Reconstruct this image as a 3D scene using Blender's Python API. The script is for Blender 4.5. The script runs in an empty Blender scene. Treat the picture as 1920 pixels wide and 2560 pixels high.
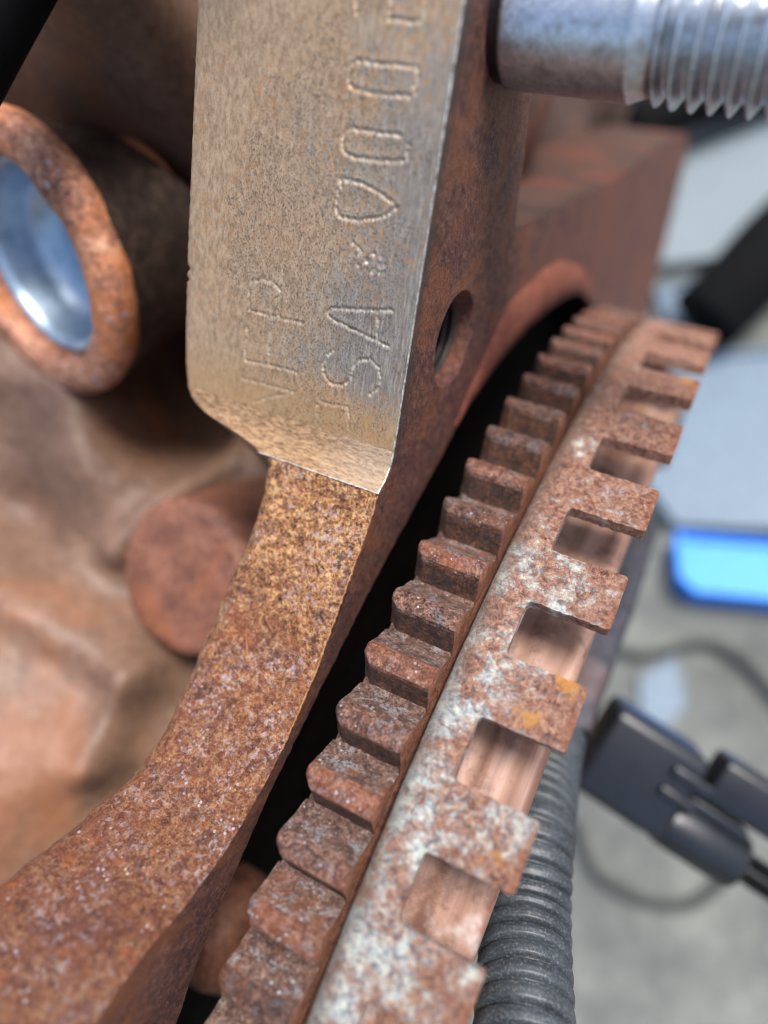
import bpy, bmesh, math, random
import numpy as np
from mathutils import Vector, Matrix, noise

# ------------------------------------------------------------------ camera, sky, sun, exposure
MM = 0.001                                   # all builders below work in millimetres; the scene is in metres
sc = bpy.context.scene
cam_d = bpy.data.cameras.new('camera'); cam = bpy.data.objects.new('camera', cam_d)
sc.collection.objects.link(cam); sc.camera = cam
CAM = np.array([30.016, 0.0, 253.748])
RGT = np.array([0.88344324, 0.42264967, -0.20222584])
DWN = np.array([0.31628266, -0.8563866, -0.40812654])
FWD = np.array([-0.34567805, 0.29659611, -0.89024572])
cam.matrix_world = Matrix(((RGT[0], -DWN[0], -FWD[0], CAM[0]*MM), (RGT[1], -DWN[1], -FWD[1], CAM[1]*MM),
                           (RGT[2], -DWN[2], -FWD[2], CAM[2]*MM), (0, 0, 0, 1)))
cam_d.sensor_fit = 'VERTICAL'; cam_d.sensor_height = 36.0; cam_d.sensor_width = 27.0
cam_d.lens = 36.0*1752.8/2560.0
cam_d.clip_start = 0.002; cam_d.clip_end = 50.0
cam_d.dof.use_dof = True; cam_d.dof.focus_distance = 0.099; cam_d.dof.aperture_fstop = 6.3
cam_d.dof.aperture_blades = 0

SUN_DIR = Vector((0.22, 0.26, 0.94)).normalized()        # towards the light
world = bpy.data.worlds.new('World'); sc.world = world; world.use_nodes = True
wn = world.node_tree.nodes; wl = world.node_tree.links
bg = wn['Background']; sky = wn.new('ShaderNodeTexSky')
sky.sky_type = 'NISHITA'; sky.sun_disc = False
sky.sun_elevation = math.asin(SUN_DIR.z); sky.sun_rotation = math.atan2(SUN_DIR.x, SUN_DIR.y)
sky.air_density = 1.0; sky.dust_density = 4.0; sky.ozone_density = 1.0
wl.new(sky.outputs[0], bg.inputs[0]); bg.inputs[1].default_value = 0.13
sun_d = bpy.data.lights.new('sun', 'SUN'); sun = bpy.data.objects.new('sun', sun_d); sc.collection.objects.link(sun)
sun_d.energy = 2.7; sun_d.angle = math.radians(22); sun_d.color = (1.0, 0.985, 0.965)
sun.rotation_euler = SUN_DIR.to_track_quat('Z', 'Y').to_euler()
sun.location = SUN_DIR*2
sc.view_settings.view_transform = 'Standard'; sc.view_settings.look = 'None'
sc.view_settings.gamma = 1.0; sc.view_settings.exposure = 0.9
sc.view_settings.use_curve_mapping = False
sc.cycles.max_bounces = 6; sc.cycles.use_denoising = True; sc.cycles.filter_width = 1.1

# ------------------------------------------------------------------ helpers
COL = sc.collection
random.seed(4); rng = np.random.default_rng(4)
def lin(c):
    return tuple(((v/255)/12.92 if v/255 <= 0.04045 else ((v/255+0.055)/1.055)**2.4) for v in c)+(1.0,)
def tag(o, label=None, cat=None, group=None, kind=None):
    if label: o['label'] = label
    if cat: o['category'] = cat
    if group: o['group'] = group
    if kind: o['kind'] = kind
    return o
def empty(name, loc):
    o = bpy.data.objects.new(name, None); COL.objects.link(o)
    o.location = Vector(loc)*MM; o.empty_display_size = 0.01
    return o
def obj(name, verts, faces, m, parent=None, smooth=True):
    """mesh object from millimetre world coordinates; parent keeps world place"""
    me = bpy.data.meshes.new(name)
    v = np.asarray(verts, float)*MM
    if parent is not None:
        p = parent
        off = np.zeros(3)
        while p is not None:
            off += np.array(p.location); p = p.parent
        v = v-off
    me.from_pydata(v.tolist(), [], [tuple(map(int, f)) for f in faces])
    me.update()
    if smooth:
        me.polygons.foreach_set('use_smooth', [True]*len(me.polygons))
    me.materials.append(m)
    o = bpy.data.objects.new(name, me); COL.objects.link(o)
    if parent is not None: o.parent = parent
    return o
def grid_faces(nr, nc, close_c=False, flip=False, base=0):
    f = []
    for i in range(nr-1):
        for j in range(nc if close_c else nc-1):
            a = base+i*nc+j; b = base+i*nc+(j+1) % nc; c = b+nc; d = a+nc
            f.append((a, d, c, b) if flip else (a, b, c, d))
    return f
def n3(x, y, z, s):
    return noise.noise(Vector((x*s, y*s, z*s)))
def fbm(p, s, o=4):
    v = 0; a = 1.0
    for k in range(o):
        v += a*noise.noise(Vector((p[0]*s+k*7.1, p[1]*s, p[2]*s))); s *= 2.1; a *= 0.52
    return v
def sharp(o, deg=40):
    """split shading at hard edges"""
    me = o.data; bm = bmesh.new(); bm.from_mesh(me)
    a = math.radians(deg)
    for e in bm.edges:
        if len(e.link_faces) == 2 and e.calc_face_angle(0) > a: e.smooth = False
    bm.to_mesh(me); bm.free(); return o
def fix_normals(o):
    bm = bmesh.new(); bm.from_mesh(o.data); bmesh.ops.recalc_face_normals(bm, faces=bm.faces)
    bm.to_mesh(o.data); bm.free(); return o

class Mat:
    """small builder for node materials; coordinates are world millimetres"""
    def __init__(s, name):
        s.m = bpy.data.materials.new(name); s.m.use_nodes = True
        s.t = s.m.node_tree; s.N = s.t.nodes; s.b = s.N['Principled BSDF']
        g = s.N.new('ShaderNodeNewGeometry'); v = s.N.new('ShaderNodeVectorMath'); v.operation = 'SCALE'
        v.inputs[3].default_value = 1000.0; s.t.links.new(g.outputs['Position'], v.inputs[0]); s.pos = v.outputs[0]
        s._sep = None
    def L(s, a, b): s.t.links.new(a, b)
    def put(s, sock, v):
        if hasattr(v, 'is_output'): s.L(v, sock)
        elif isinstance(v, (tuple, list)):
            sock.default_value = v if len(v) == len(sock.default_value) else tuple(v)[:len(sock.default_value)]
        else: sock.default_value = v
    def xyz(s, k):
        if s._sep is None:
            s._sep = s.N.new('ShaderNodeSeparateXYZ'); s.L(s.pos, s._sep.inputs[0])
        return s._sep.outputs[k]
    def stretch(s, sx, sy, sz, rot=(0, 0, 0)):
        n = s.N.new('ShaderNodeMapping'); s.L(s.pos, n.inputs[0])
        n.inputs['Rotation'].default_value = rot; n.inputs['Scale'].default_value = (sx, sy, sz); return n.outputs[0]
    def noise(s, sc_, det=4, rough=0.55, dist=0.0, vec=None):
        n = s.N.new('ShaderNodeTexNoise'); s.L(vec or s.pos, n.inputs['Vector'])
        n.inputs['Scale'].default_value = sc_; n.inputs['Detail'].default_value = det
        n.inputs['Roughness'].default_value = rough; n.inputs['Distortion'].default_value = dist
        return n.outputs['Fac']
    def vor(s, sc_, vec=None, feat='F1'):
        n = s.N.new('ShaderNodeTexVoronoi'); n.feature = feat; s.L(vec or s.pos, n.inputs['Vector'])
        n.inputs['Scale'].default_value = sc_; return n.outputs['Distance']
    def ramp(s, fac, stops, rgb=True):
        n = s.N.new('ShaderNodeValToRGB'); s.put(n.inputs[0], fac)
        e = n.color_ramp.elements
        while len(e) < len(stops): e.new(0.5)
        for k, (p, c) in enumerate(stops):
            e[k].position = p; e[k].color = lin(c) if isinstance(c, tuple) else (c, c, c, 1)
        return n.outputs[0]
    def step(s, fac, a, b):
        n = s.N.new('ShaderNodeMapRange'); n.interpolation_type = 'SMOOTHSTEP'
        s.put(n.inputs[0], fac); n.inputs[1].default_value = a; n.inputs[2].default_value = b
        return n.outputs[0]
    def math(s, op, a, b=0.0):
        n = s.N.new('ShaderNodeMath'); n.operation = op; s.put(n.inputs[0], a); s.put(n.inputs[1], b); return n.outputs[0]
    def mix(s, f, a, b, mode='MIX'):
        n = s.N.new('ShaderNodeMix'); n.data_type = 'RGBA'; n.blend_type = mode
        s.put(n.inputs[0], f); s.put(n.inputs[6], lin(a) if isinstance(a, tuple) else a)
        s.put(n.inputs[7], lin(b) if isinstance(b, tuple) else b); return n.outputs[2]
    def bump(s, h, strength, dist_mm, prev=None):
        n = s.N.new('ShaderNodeBump'); s.put(n.inputs['Height'], h); n.inputs['Strength'].default_value = strength
        n.inputs['Distance'].default_value = dist_mm*MM
        if prev is not None: s.L(prev, n.inputs['Normal'])
        return n.outputs[0]
    def done(s, col, rough=0.7, metal=0.0, normal=None, spec=0.5):
        s.put(s.b.inputs['Base Color'], lin(col) if isinstance(col, tuple) else col)
        s.put(s.b.inputs['Roughness'], rough); s.put(s.b.inputs['Metallic'], metal)
        s.b.inputs['Specular IOR Level'].default_value = spec
        if normal is not None: s.L(normal, s.b.inputs['Normal'])
        return s.m

# ------------------------------------------------------------------ materials
def rust_mat(name, dark, mid, light, accent, patch=0.12, grain=0.5, fine=1.7, speck=None, speck_lo=0.60, speck_hi=0.66, speck_amt=0.8, speck_pick=0.45,
             tint=None, bump=0.8, rough=0.6, metal=0.0, acc_lo=0.52, acc_hi=0.64, contrast=(0.39, 0.5, 0.61), grey=None, blotch=None, pits=0.7, stain=None, post=None, vary=None, spec=0.5):
    m = Mat(name)
    big = m.noise(patch, 5, 0.62, 0.5); gr = m.noise(grain, 8, 0.74, 0.35); fn = m.noise(fine, 5, 0.74)
    mixv = m.math('ADD', m.math('MULTIPLY', gr, 0.55), m.math('MULTIPLY', fn, 0.45))
    c = m.ramp(mixv, [(contrast[0], dark), (contrast[1], mid), (contrast[2], light)])
    c = m.mix(m.math('MULTIPLY', m.step(big, acc_lo, acc_hi), 0.6), c, m.mix(0.8, c, accent))
    if blotch is not None:                        # strongly coloured small rust blooms
        bl = m.noise(grain*0.55, 5, 0.7, 0.8); c = m.mix(m.math('MULTIPLY', m.step(bl, 0.60, 0.68), 0.75), c, blotch)
    if tint is not None:
        f, colr, amt = tint(m)
        c = m.mix(m.math('MULTIPLY', f, amt), c, m.mix(0.75, c, colr, 'MULTIPLY') if amt < 0 else m.mix(0.6, c, colr))
    if grey is not None:
        gg = m.math('MULTIPLY', m.step(m.noise(patch*2.1, 4, 0.65, 0.4), 0.52, 0.62), m.step(fn, 0.42, 0.56))
        c = m.mix(m.math('MULTIPLY', gg, 0.8), c, grey)
    if stain is not None:                          # broad oily or scaled areas
        sv = m.noise(patch*1.6, 6, 0.72, 0.9); c = m.mix(m.math('MULTIPLY', m.step(sv, 0.52, 0.64), 0.6), c, stain)
    pit = m.step(m.noise(fine*0.9, 4, 0.6), 0.40, 0.33)
    c = m.mix(m.math('MULTIPLY', pit, pits), c, tuple(int(v*0.55) for v in dark))
    if vary is not None:
        oi = m.N.new('ShaderNodeObjectInfo'); c = m.mix(m.math('MULTIPLY', m.step(oi.outputs['Random'], 0.35, 1.0), 0.5), c, m.mix(0.55, c, vary))
        c = m.mix(m.math('MULTIPLY', m.step(oi.outputs['Random'], 0.45, 0.0), 0.45), c, (46, 36, 34))
    if post is not None: c = post(m, c)
    r = m.math('SUBTRACT', rough+0.24, m.math('MULTIPLY', gr, 0.45))
    if speck is not None:  # pale flecks put the highlights on the grains into the colour
        vn = m.N.new('ShaderNodeTexVoronoi'); m.L(m.pos, vn.inputs['Vector']); vn.inputs['Scale'].default_value = fine*0.62
        sepc = m.N.new('ShaderNodeSeparateColor'); m.L(vn.outputs['Color'], sepc.inputs[0])
        rad_ = m.math('MULTIPLY', m.step(sepc.outputs[0], speck_pick, 1.0), 0.42)
        f = m.step(m.math('SUBTRACT', rad_, vn.outputs['Distance']), 0.0, 0.16)
        cl = m.step(m.noise(patch*1.7, 5, 0.7), 0.44, 0.60); f = m.math('MULTIPLY', f, cl)
        c = m.mix(m.math('MULTIPLY', f, speck_amt), c, speck)
        r = m.math('SUBTRACT', r, m.math('MULTIPLY', f, 0.25))
    nrm = m.bump(gr, bump, 0.9)
    nrm = m.bump(fn, bump, 0.45, nrm)
    if speck is not None: nrm = m.bump(f, 0.8, 0.22, nrm)
    return m.done(c, r, metal, nrm, spec)

def arm_mottle(m, c):
    q = m.noise(1.1, 6, 0.72, 0.4); cl = m.step(m.noise(0.13, 5, 0.7, 0.5), 0.44, 0.60)
    c = m.mix(m.math('MULTIPLY', m.math('MULTIPLY', m.step(q, 0.50, 0.62), cl), 0.75), c, (196, 182, 184))
    d = m.noise(0.5, 6, 0.74, 0.6); c = m.mix(m.math('MULTIPLY', m.step(d, 0.53, 0.64), 0.7), c, (60, 30, 26))
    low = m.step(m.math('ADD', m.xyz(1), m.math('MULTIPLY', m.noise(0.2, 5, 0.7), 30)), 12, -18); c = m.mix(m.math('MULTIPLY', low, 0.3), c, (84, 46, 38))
    o_ = m.noise(0.42, 5, 0.7, 0.5, m.stretch(1, 1.1, 0.9)); return m.mix(m.math('MULTIPLY', m.step(o_, 0.57, 0.68), 0.55), c, (176, 92, 38))
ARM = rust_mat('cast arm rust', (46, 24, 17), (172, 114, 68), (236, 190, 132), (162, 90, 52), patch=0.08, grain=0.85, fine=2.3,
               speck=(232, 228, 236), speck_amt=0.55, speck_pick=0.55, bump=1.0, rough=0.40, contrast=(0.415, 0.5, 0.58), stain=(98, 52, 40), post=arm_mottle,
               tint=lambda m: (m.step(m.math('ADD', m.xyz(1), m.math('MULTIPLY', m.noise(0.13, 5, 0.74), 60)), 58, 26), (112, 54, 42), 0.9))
def face_tint(m):
    return (m.step(m.math('ADD', m.xyz(1), m.math('MULTIPLY', m.noise(0.05, 4), 40)), 92, 140), m.ramp(m.noise(0.03, 4, 0.65, 0.6), [(0.38, (96, 62, 53)), (0.5, (126, 78, 65)), (0.62, (140, 76, 54))]), 0.95)
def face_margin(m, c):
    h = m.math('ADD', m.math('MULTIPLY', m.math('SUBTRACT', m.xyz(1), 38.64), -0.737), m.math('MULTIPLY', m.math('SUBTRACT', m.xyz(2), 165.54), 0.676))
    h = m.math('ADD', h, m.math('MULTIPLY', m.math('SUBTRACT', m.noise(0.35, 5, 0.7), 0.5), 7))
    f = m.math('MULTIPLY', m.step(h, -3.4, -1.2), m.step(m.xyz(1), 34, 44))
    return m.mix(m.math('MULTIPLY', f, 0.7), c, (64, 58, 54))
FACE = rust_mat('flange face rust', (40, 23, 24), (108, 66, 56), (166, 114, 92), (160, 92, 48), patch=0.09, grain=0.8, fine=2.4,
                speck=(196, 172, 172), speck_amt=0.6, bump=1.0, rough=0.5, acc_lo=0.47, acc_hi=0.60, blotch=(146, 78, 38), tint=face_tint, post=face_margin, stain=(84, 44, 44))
GEAR = rust_mat('ring gear rust', (36, 25, 22), (112, 77, 63), (180, 136, 116), (146, 80, 40), patch=0.2, grain=0.8, fine=2.6,
                speck=(210, 206, 212), speck_lo=0.59, bump=0.9, rough=0.44, metal=0.1, blotch=(160, 88, 36), contrast=(0.41, 0.5, 0.59), grey=(132, 130, 134), vary=(176, 98, 54))
FLANK = rust_mat('greasy shaded tooth flank', (22, 16, 14), (82, 52, 38), (140, 92, 64), (60, 56, 56), patch=0.25, grain=0.7, fine=2.4, bump=0.9, rough=0.5, blotch=(140, 74, 34), stain=(34, 31, 31))  # front flanks: grease plus the shade between teeth put into the colour
GEARFLOOR = rust_mat('ring gear root rust', (44, 32, 28), (106, 78, 66), (160, 132, 118), (140, 80, 46), patch=0.15, grain=0.7, fine=2.3,
                speck=(200, 204, 208), speck_lo=0.58, bump=0.8, rough=0.46, metal=0.12, grey=(150, 152, 154))
GEARSIDE = rust_mat('ring gear side rust', (110, 66, 48), (182, 120, 92), (214, 158, 128), (150, 104, 92), patch=0.2, grain=0.8, fine=2.4,
                    bump=0.8, rough=0.5)  # lightened in place of sky light reaching the gear side
CAST = rust_mat('casting rust', (74, 54, 43), (108, 82, 66), (132, 106, 89), (146, 92, 58), patch=0.022, grain=0.06, fine=0.45,
                bump=0.3, rough=0.55, contrast=(0.32, 0.5, 0.68), acc_lo=0.5, acc_hi=0.66, pits=0.0)
COLLAR = rust_mat('shaded casting', (24, 18, 15), (46, 34, 28), (84, 66, 56), (76, 44, 28), patch=0.04, grain=0.1, fine=0.4,  # dark tone: shade of boss side and hole put into the colour
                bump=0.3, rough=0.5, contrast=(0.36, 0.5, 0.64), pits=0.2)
BOSS_SHADE = rust_mat('boss side shade', (34, 26, 22), (66, 50, 42), (112, 92, 80), (100, 62, 40), patch=0.035, grain=0.09, fine=0.4, bump=0.3, rough=0.5, contrast=(0.36, 0.5, 0.66))  # unused; boss side shade put into a darker casting colour
BOSS = rust_mat('boss rust', (90, 54, 42), (172, 114, 86), (222, 168, 134), (216, 128, 66), patch=0.06, grain=0.14, fine=0.7,
                speck=(186, 176, 186), bump=0.6, rough=0.5, blotch=(196, 112, 48))  # ring face lightened: the light on it is put into the rust colour
BOSS2 = rust_mat('brown boss rust', (84, 52, 42), (122, 78, 60), (152, 104, 82), (150, 90, 58), patch=0.06, grain=0.16, fine=0.8, bump=0.5, rough=0.55)
REDPAINT = rust_mat('faded orange block paint', (90, 48, 38), (132, 70, 51), (154, 92, 70), (112, 64, 53), patch=0.03, grain=0.2, fine=1.0,
                    bump=0.4, rough=0.6)
RECESS = rust_mat('shaded recess rust', (36, 25, 20), (66, 44, 34), (84, 58, 45), (104, 50, 32), patch=0.03, grain=0.1, fine=0.6, bump=0.4, rough=0.6, acc_lo=0.5, acc_hi=0.6)  # rust kept dark: shade of the hollow is put into the colour
CAVITY = rust_mat('cavity shade', (12, 9, 8), (20, 15, 12), (32, 23, 18), (40, 25, 17), patch=0.08, grain=0.4, fine=1.4, bump=0.6, rough=0.9, spec=0.1)  # near-black: darkness of the gap is put into the colour
DARKMETAL = rust_mat('dark steel', (34, 35, 42), (62, 62, 70), (90, 88, 94), (104, 80, 74), patch=0.06, grain=0.3, fine=1.2, bump=0.4, rough=0.5, metal=0.3)  # dark tone for the rim added behind the tabs

def pad_material():
    m = Mat('machined pad')
    x = m.xyz(0); z = m.xyz(2)
    big = m.noise(0.06, 5, 0.62, 0.7); gr = m.noise(1.0, 7, 0.74, 0.2, m.stretch(1.5, 0.7, 0.7)); fn = m.noise(1.0, 5, 0.72, 0, m.stretch(3.2, 2.8, 2.8, (0, 0, 0.5)))
    sw = m.noise(1.0, 5, 0.65, 0.0, m.stretch(3.2, 0.35, 0.35, (0.0, 0.0, 0.35)))
    tan = m.ramp(gr, [(0.36, (130, 108, 85)), (0.5, (158, 134, 107)), (0.64, (178, 154, 127))])
    grey = m.ramp(sw, [(0.34, (84, 86, 88)), (0.5, (116, 116, 112)), (0.66, (150, 150, 146))])
    gm = m.math('ADD', m.math('MULTIPLY', m.math('ADD', x, 46), 0.0145), m.math('MULTIPLY', m.math('SUBTRACT', 205, z), 0.0046))
    gm = m.math('ADD', gm, m.math('MULTIPLY', m.math('SUBTRACT', big, 0.5), 0.8))
    gm = m.math('ADD', gm, m.math('MULTIPLY', m.math('SUBTRACT', sw, 0.5), 0.9))
    gm = m.math('SUBTRACT', gm, m.math('MULTIPLY', m.step(z, 172.5, 166.2), 0.3))
    c = m.mix(m.step(gm, 0.36, 0.62), tan, m.mix(0.25, grey, tan))
    c = m.mix(m.math('MULTIPLY', m.step(z, 173, 166.5), 0.42), c, (170, 130, 78))
    dx = m.math('MULTIPLY', m.math('SUBTRACT', x, -22), 0.066); dz = m.math('MULTIPLY', m.math('SUBTRACT', z, 184), 0.045)
    rad = m.math('ADD', m.math('MULTIPLY', dx, dx), m.math('MULTIPLY', dz, dz))
    zone = m.step(m.math('SUBTRACT', m.math('ADD', m.noise(0.13, 5, 0.65, 0.5), 0.16), m.math('MULTIPLY', rad, 0.2)), 0.38, 0.58)
    pep = m.math('MULTIPLY', m.step(fn, 0.50, 0.60), zone)
    c = m.mix(m.math('MULTIPLY', pep, 0.74), c, (74, 64, 58))
    och = m.math('MULTIPLY', m.step(m.noise(1.5, 5, 0.72), 0.53, 0.62), m.step(m.noise(0.11, 4), 0.46, 0.58))
    c = m.mix(m.math('MULTIPLY', och, 0.7), c, (172, 122, 72))
    at_ = m.N.new('ShaderNodeAttribute'); at_.attribute_name = 'stamp'
    st = m.math('MULTIPLY', at_.outputs['Fac'], m.step(m.noise(0.9, 4, 0.7), 0.36, 0.6))
    c = m.mix(m.math('MULTIPLY', st, 0.6), c, (214, 202, 180))  # stamped dots lightened: bare metal, with glints put into the colour
    r = m.math('SUBTRACT', m.math('ADD', 0.40, m.math('MULTIPLY', gr, 0.25)), m.math('MULTIPLY', st, 0.2))
    nrm = m.bump(sw, 0.4, 0.10); nrm = m.bump(gr, 0.5, 0.14, nrm); nrm = m.bump(fn, 0.5, 0.10, nrm)
    return m.done(c, r, 0.22, nrm)
PAD = pad_material()
def lip_material():
    m = Mat('machined lip')
    g = m.noise(1.6, 6, 0.7, 0.6, m.stretch(0.5, 1.6, 1.6)); f = m.noise(5, 4, 0.7)
    c = m.ramp(g, [(0.38, (98, 70, 48)), (0.48, (138, 106, 74)), (0.60, (166, 136, 102))])
    c = m.mix(m.step(m.xyz(0), -22, -8), c, m.mix(0.3, c, (176, 166, 150)))
    nrm = m.bump(g, 0.8, 0.35); nrm = m.bump(f, 0.5, 0.1, nrm)
    return m.done(c, 0.6, 0.0, nrm)
LIP = lip_material()
def bright_edge_material():
    m = Mat('worn bright edge')
    g = m.noise(1.3, 5, 0.7); c = m.ramp(g, [(0.38, (130, 116, 98)), (0.5, (190, 188, 180)), (0.62, (222, 226, 226))])
    return m.done(c, 0.4, 0.55, m.bump(g, 0.6, 0.1))
EDGE = bright_edge_material()
def zinc_rust_material():
    m = Mat('rusting galvanised ring')
    big = m.noise(0.13, 4, 0.62, 0.5); g = m.noise(0.30, 7, 0.72, 0.5); f = m.noise(1.7, 6, 0.76); h = m.noise(0.9, 5, 0.72, 0.6)
    zinc = m.ramp(h, [(0.38, (138, 144, 146)), (0.5, (200, 208, 206)), (0.61, (232, 232, 212))])
    rust = m.ramp(m.math('ADD', m.math('MULTIPLY', f, 0.55), m.math('MULTIPLY', h, 0.45)), [(0.41, (84, 52, 44)), (0.5, (152, 106, 86)), (0.59, (198, 154, 128))])
    x = m.xyz(0)
    k = m.math('ADD', m.math('ADD', m.math('MULTIPLY', g, 0.8), m.math('MULTIPLY', big, 0.55)), m.math('MULTIPLY', m.math('SUBTRACT', x, 18.5), 0.0050))
    k = m.math('ADD', k, m.math('MULTIPLY', m.math('SUBTRACT', f, 0.5), 0.6))
    k = m.math('ADD', k, m.math('MULTIPLY', m.step(m.xyz(1), 20, 75), 0.16))
    kk = m.step(k, 0.55, 0.75)
    c = m.mix(kk, zinc, rust)
    och = m.math('MULTIPLY', m.step(m.noise(0.13, 3, 0.6), 0.62, 0.69), m.step(x, 20, 24))
    c = m.mix(m.math('MULTIPLY', och, 0.75), c, (210, 146, 64))
    edge = m.step(x, 27.6, 29.2); c = m.mix(m.math('MULTIPLY', edge, 0.5), c, (150, 88, 54))
    band = m.math('MULTIPLY', m.step(m.math('ADD', x, m.math('MULTIPLY', m.noise(0.25, 5, 0.7), 5)), 18.2, 15.2), 0.85)
    c = m.mix(band, c, m.mix(0.65, c, (104, 88, 76)))
    nrm = m.bump(k, 0.7, 0.7); nrm = m.bump(f, 0.9, 0.3, nrm)
    r = m.math('ADD', 0.38, m.math('MULTIPLY', kk, 0.26))
    return m.done(c, r, 0.08, nrm)
ZINC = zinc_rust_material()
def drum_material():
    m = Mat('coppery machined drum')
    b = m.noise(1.0, 3, 0.6, 0, m.stretch(0.24, 0.03, 0.03)); f = m.noise(1.0, 3, 0.6, 0, m.stretch(3.5, 0.03, 0.03)); p = m.noise(0.08, 4, 0.6)
    c = m.ramp(b, [(0.3, (112, 80, 67)), (0.46, (146, 110, 92)), (0.6, (160, 126, 108)), (0.75, (138, 108, 99))])
    c = m.mix(m.step(f, 0.55, 0.75), c, m.mix(0.2, c, (110, 72, 56)))
    c = m.mix(m.math('MULTIPLY', m.step(m.noise(0.2, 5, 0.7), 0.48, 0.66), 0.6), c, (84, 52, 42))
    c = m.mix(m.step(p, 0.6, 0.72), c, m.mix(0.5, c, (206, 202, 200)))
    return m.done(c, 0.5, 0.1, m.bump(f, 0.3, 0.1))
DRUM = drum_material()
def stud_material():
    m = Mat('zinc plated stud')
    g = m.noise(0.35, 5, 0.65, 0.4); f = m.noise(2.2, 5, 0.7)
    c = m.ramp(f, [(0.3, (156, 162, 168)), (0.5, (206, 212, 218)), (0.64, (228, 234, 240))])
    dirt = m.step(m.math('ADD', m.math('MULTIPLY', g, 0.6), m.math('MULTIPLY', f, 0.4)), 0.5, 0.62)
    c = m.mix(m.math('MULTIPLY', dirt, 0.6), c, (104, 92, 80))
    c = m.mix(m.math('MULTIPLY', m.step(m.xyz(0), -4.9, -5.6), 0.9), c, (40, 38, 40))
    r = m.math('ADD', 0.20, m.math('MULTIPLY', f, 0.22))
    return m.done(c, r, 0.92, m.bump(f, 0.5, 0.08))
STUD = stud_material()
def plug_material():
    m = Mat('bright plug metal')
    g = m.noise(0.25, 4, 0.6); c = m.ramp(g, [(0.3, (150, 172, 192)), (0.6, (184, 202, 216))])  # reflected blue tinted into the metal colour
    return m.done(c, m.math('ADD', 0.28, m.math('MULTIPLY', m.noise(0.8, 5, 0.7), 0.25)), 0.9, None)
PLUG = plug_material()
def plastic(name, a, b, dust, rough, amt=0.5, spec=0.5):
    m = Mat(name)
    g = m.noise(0.25, 4, 0.6); f = m.noise(2.6, 5, 0.75)
    c = m.ramp(g, [(0.35, a), (0.65, b)])
    c = m.mix(m.math('MULTIPLY', m.step(f, 0.48, 0.7), amt), c, dust)
    r = m.math('ADD', rough, m.math('MULTIPLY', f, 0.18))
    return m.done(c, r, 0.0, m.bump(f, 0.35, 0.08), spec)
CONDUIT = plastic('dusty conduit plastic', (36, 42, 48), (54, 61, 67), (128, 128, 122), 0.38, 0.5)
BLACKP = plastic('black connector plastic', (16, 18, 22), (22, 25, 30), (46, 52, 60), 0.25, 0.3, 0.6)
RUBBER = plastic('black rubber', (5, 5, 6), (8, 9, 10), (14, 15, 17), 0.8, 0.3, 0.15)
CABLE = plastic('grey cable rubber', (46, 48, 46), (58, 60, 58), (70, 72, 69), 0.75, 0.4, 0.3)
BLUE = plastic('blue plastic', (0, 122, 222), (0, 138, 235), (10, 140, 235), 0.4, 0.2)
PALE = plastic('pale grey blue plastic', (78, 96, 112), (94, 114, 130), (84, 94, 98), 0.45, 0.2)
GREYP = plastic('grey sheet metal', (98, 110, 116), (116, 128, 134), (94, 98, 98), 0.45, 0.2)
TEAL = plastic('teal plastic', (0, 120, 112), (10, 140, 128), (40, 130, 120), 0.4, 0.2)
def floor_material():
    m = Mat('concrete floor')
    a = m.noise(0.016, 6, 0.68, 0.5); b = m.noise(0.12, 6, 0.7)
    c = m.ramp(m.math('ADD', m.math('MULTIPLY', a, 0.65), m.math('MULTIPLY', b, 0.35)), [(0.34, (56, 59, 57)), (0.5, (86, 89, 85)), (0.64, (112, 114, 108))])
    return m.done(c, 0.75, 0.0, m.bump(b, 0.4, 1.0))
FLOOR = floor_material()

# ------------------------------------------------------------------ setting: the floor
fl = obj('floor', [(-4000, -4000, -220), (4000, -4000, -220), (4000, 4000, -220), (-4000, 4000, -220)], [(0, 1, 2, 3)], FLOOR)
tag(fl, 'grey concrete workshop floor, out of focus below the engine', kind='structure')

# ------------------------------------------------------------------ engine block
block = empty('engine_block', (0, 40, -220))
tag(block, 'rusty cast iron engine block with stamped machined pad and curved flange arm', 'engine block')
XF = -7.0
# right edge of pad, lip and arm in the flange plane, as (y, z)
PATH = [(87.5, 218.83), (75.57, 205.82), (66.83, 196.29), (53.88, 182.16), (44.33, 171.75), (38.64, 165.54), (36.6, 164.05), (34.6, 163.55), (32.3, 163.75),
        (29.33, 162.07), (25.87, 160.67), (21.04, 159.1), (15.57, 157.4), (7.13, 154.6), (0.42, 153.4), (-5.54, 152.83), (-10.95, 153.08),
        (-15.85, 154.1), (-20.44, 155.6), (-27.05, 159.9), (-31.88, 164.4), (-36.49, 167.43), (-41.5, 169.3), (-52.0, 171.5), (-66.0, 173.0), (-120.0, 160.0)]
XLEFT = [(0, -44.3), (1, -44.6), (2, -45.2), (3, -46.0), (4, -46.3), (4.6, -46.2), (5.07, -45.7), (5.6, -44.6), (5.9, -43.8), (6.2, -42.4), (6.47, -41.0), (6.9, -36.9), (7.27, -33.0), (7.65, -30.2), (7.95, -28.6),
         (8.4, -27.4), (9.35, -26.8), (10.6, -26.3), (11.7, -26.6), (12.6, -27.2), (13.7, -27.3), (15, -26.8), (16.4, -26.1),
         (17.5, -26.7), (18.5, -28.0), (19.3, -28.7), (20.3, -29.2), (22, -31.5), (24, -34)]
path = np.array(PATH)
plen = np.concatenate([[0], np.cumsum(np.hypot(*(path[1:]-path[:-1]).T))])
def path_at(s):                                   # s = index along PATH
    i = min(int(s), len(path)-2); t = s-i
    return path[i]*(1-t)+path[i+1]*t
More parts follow.
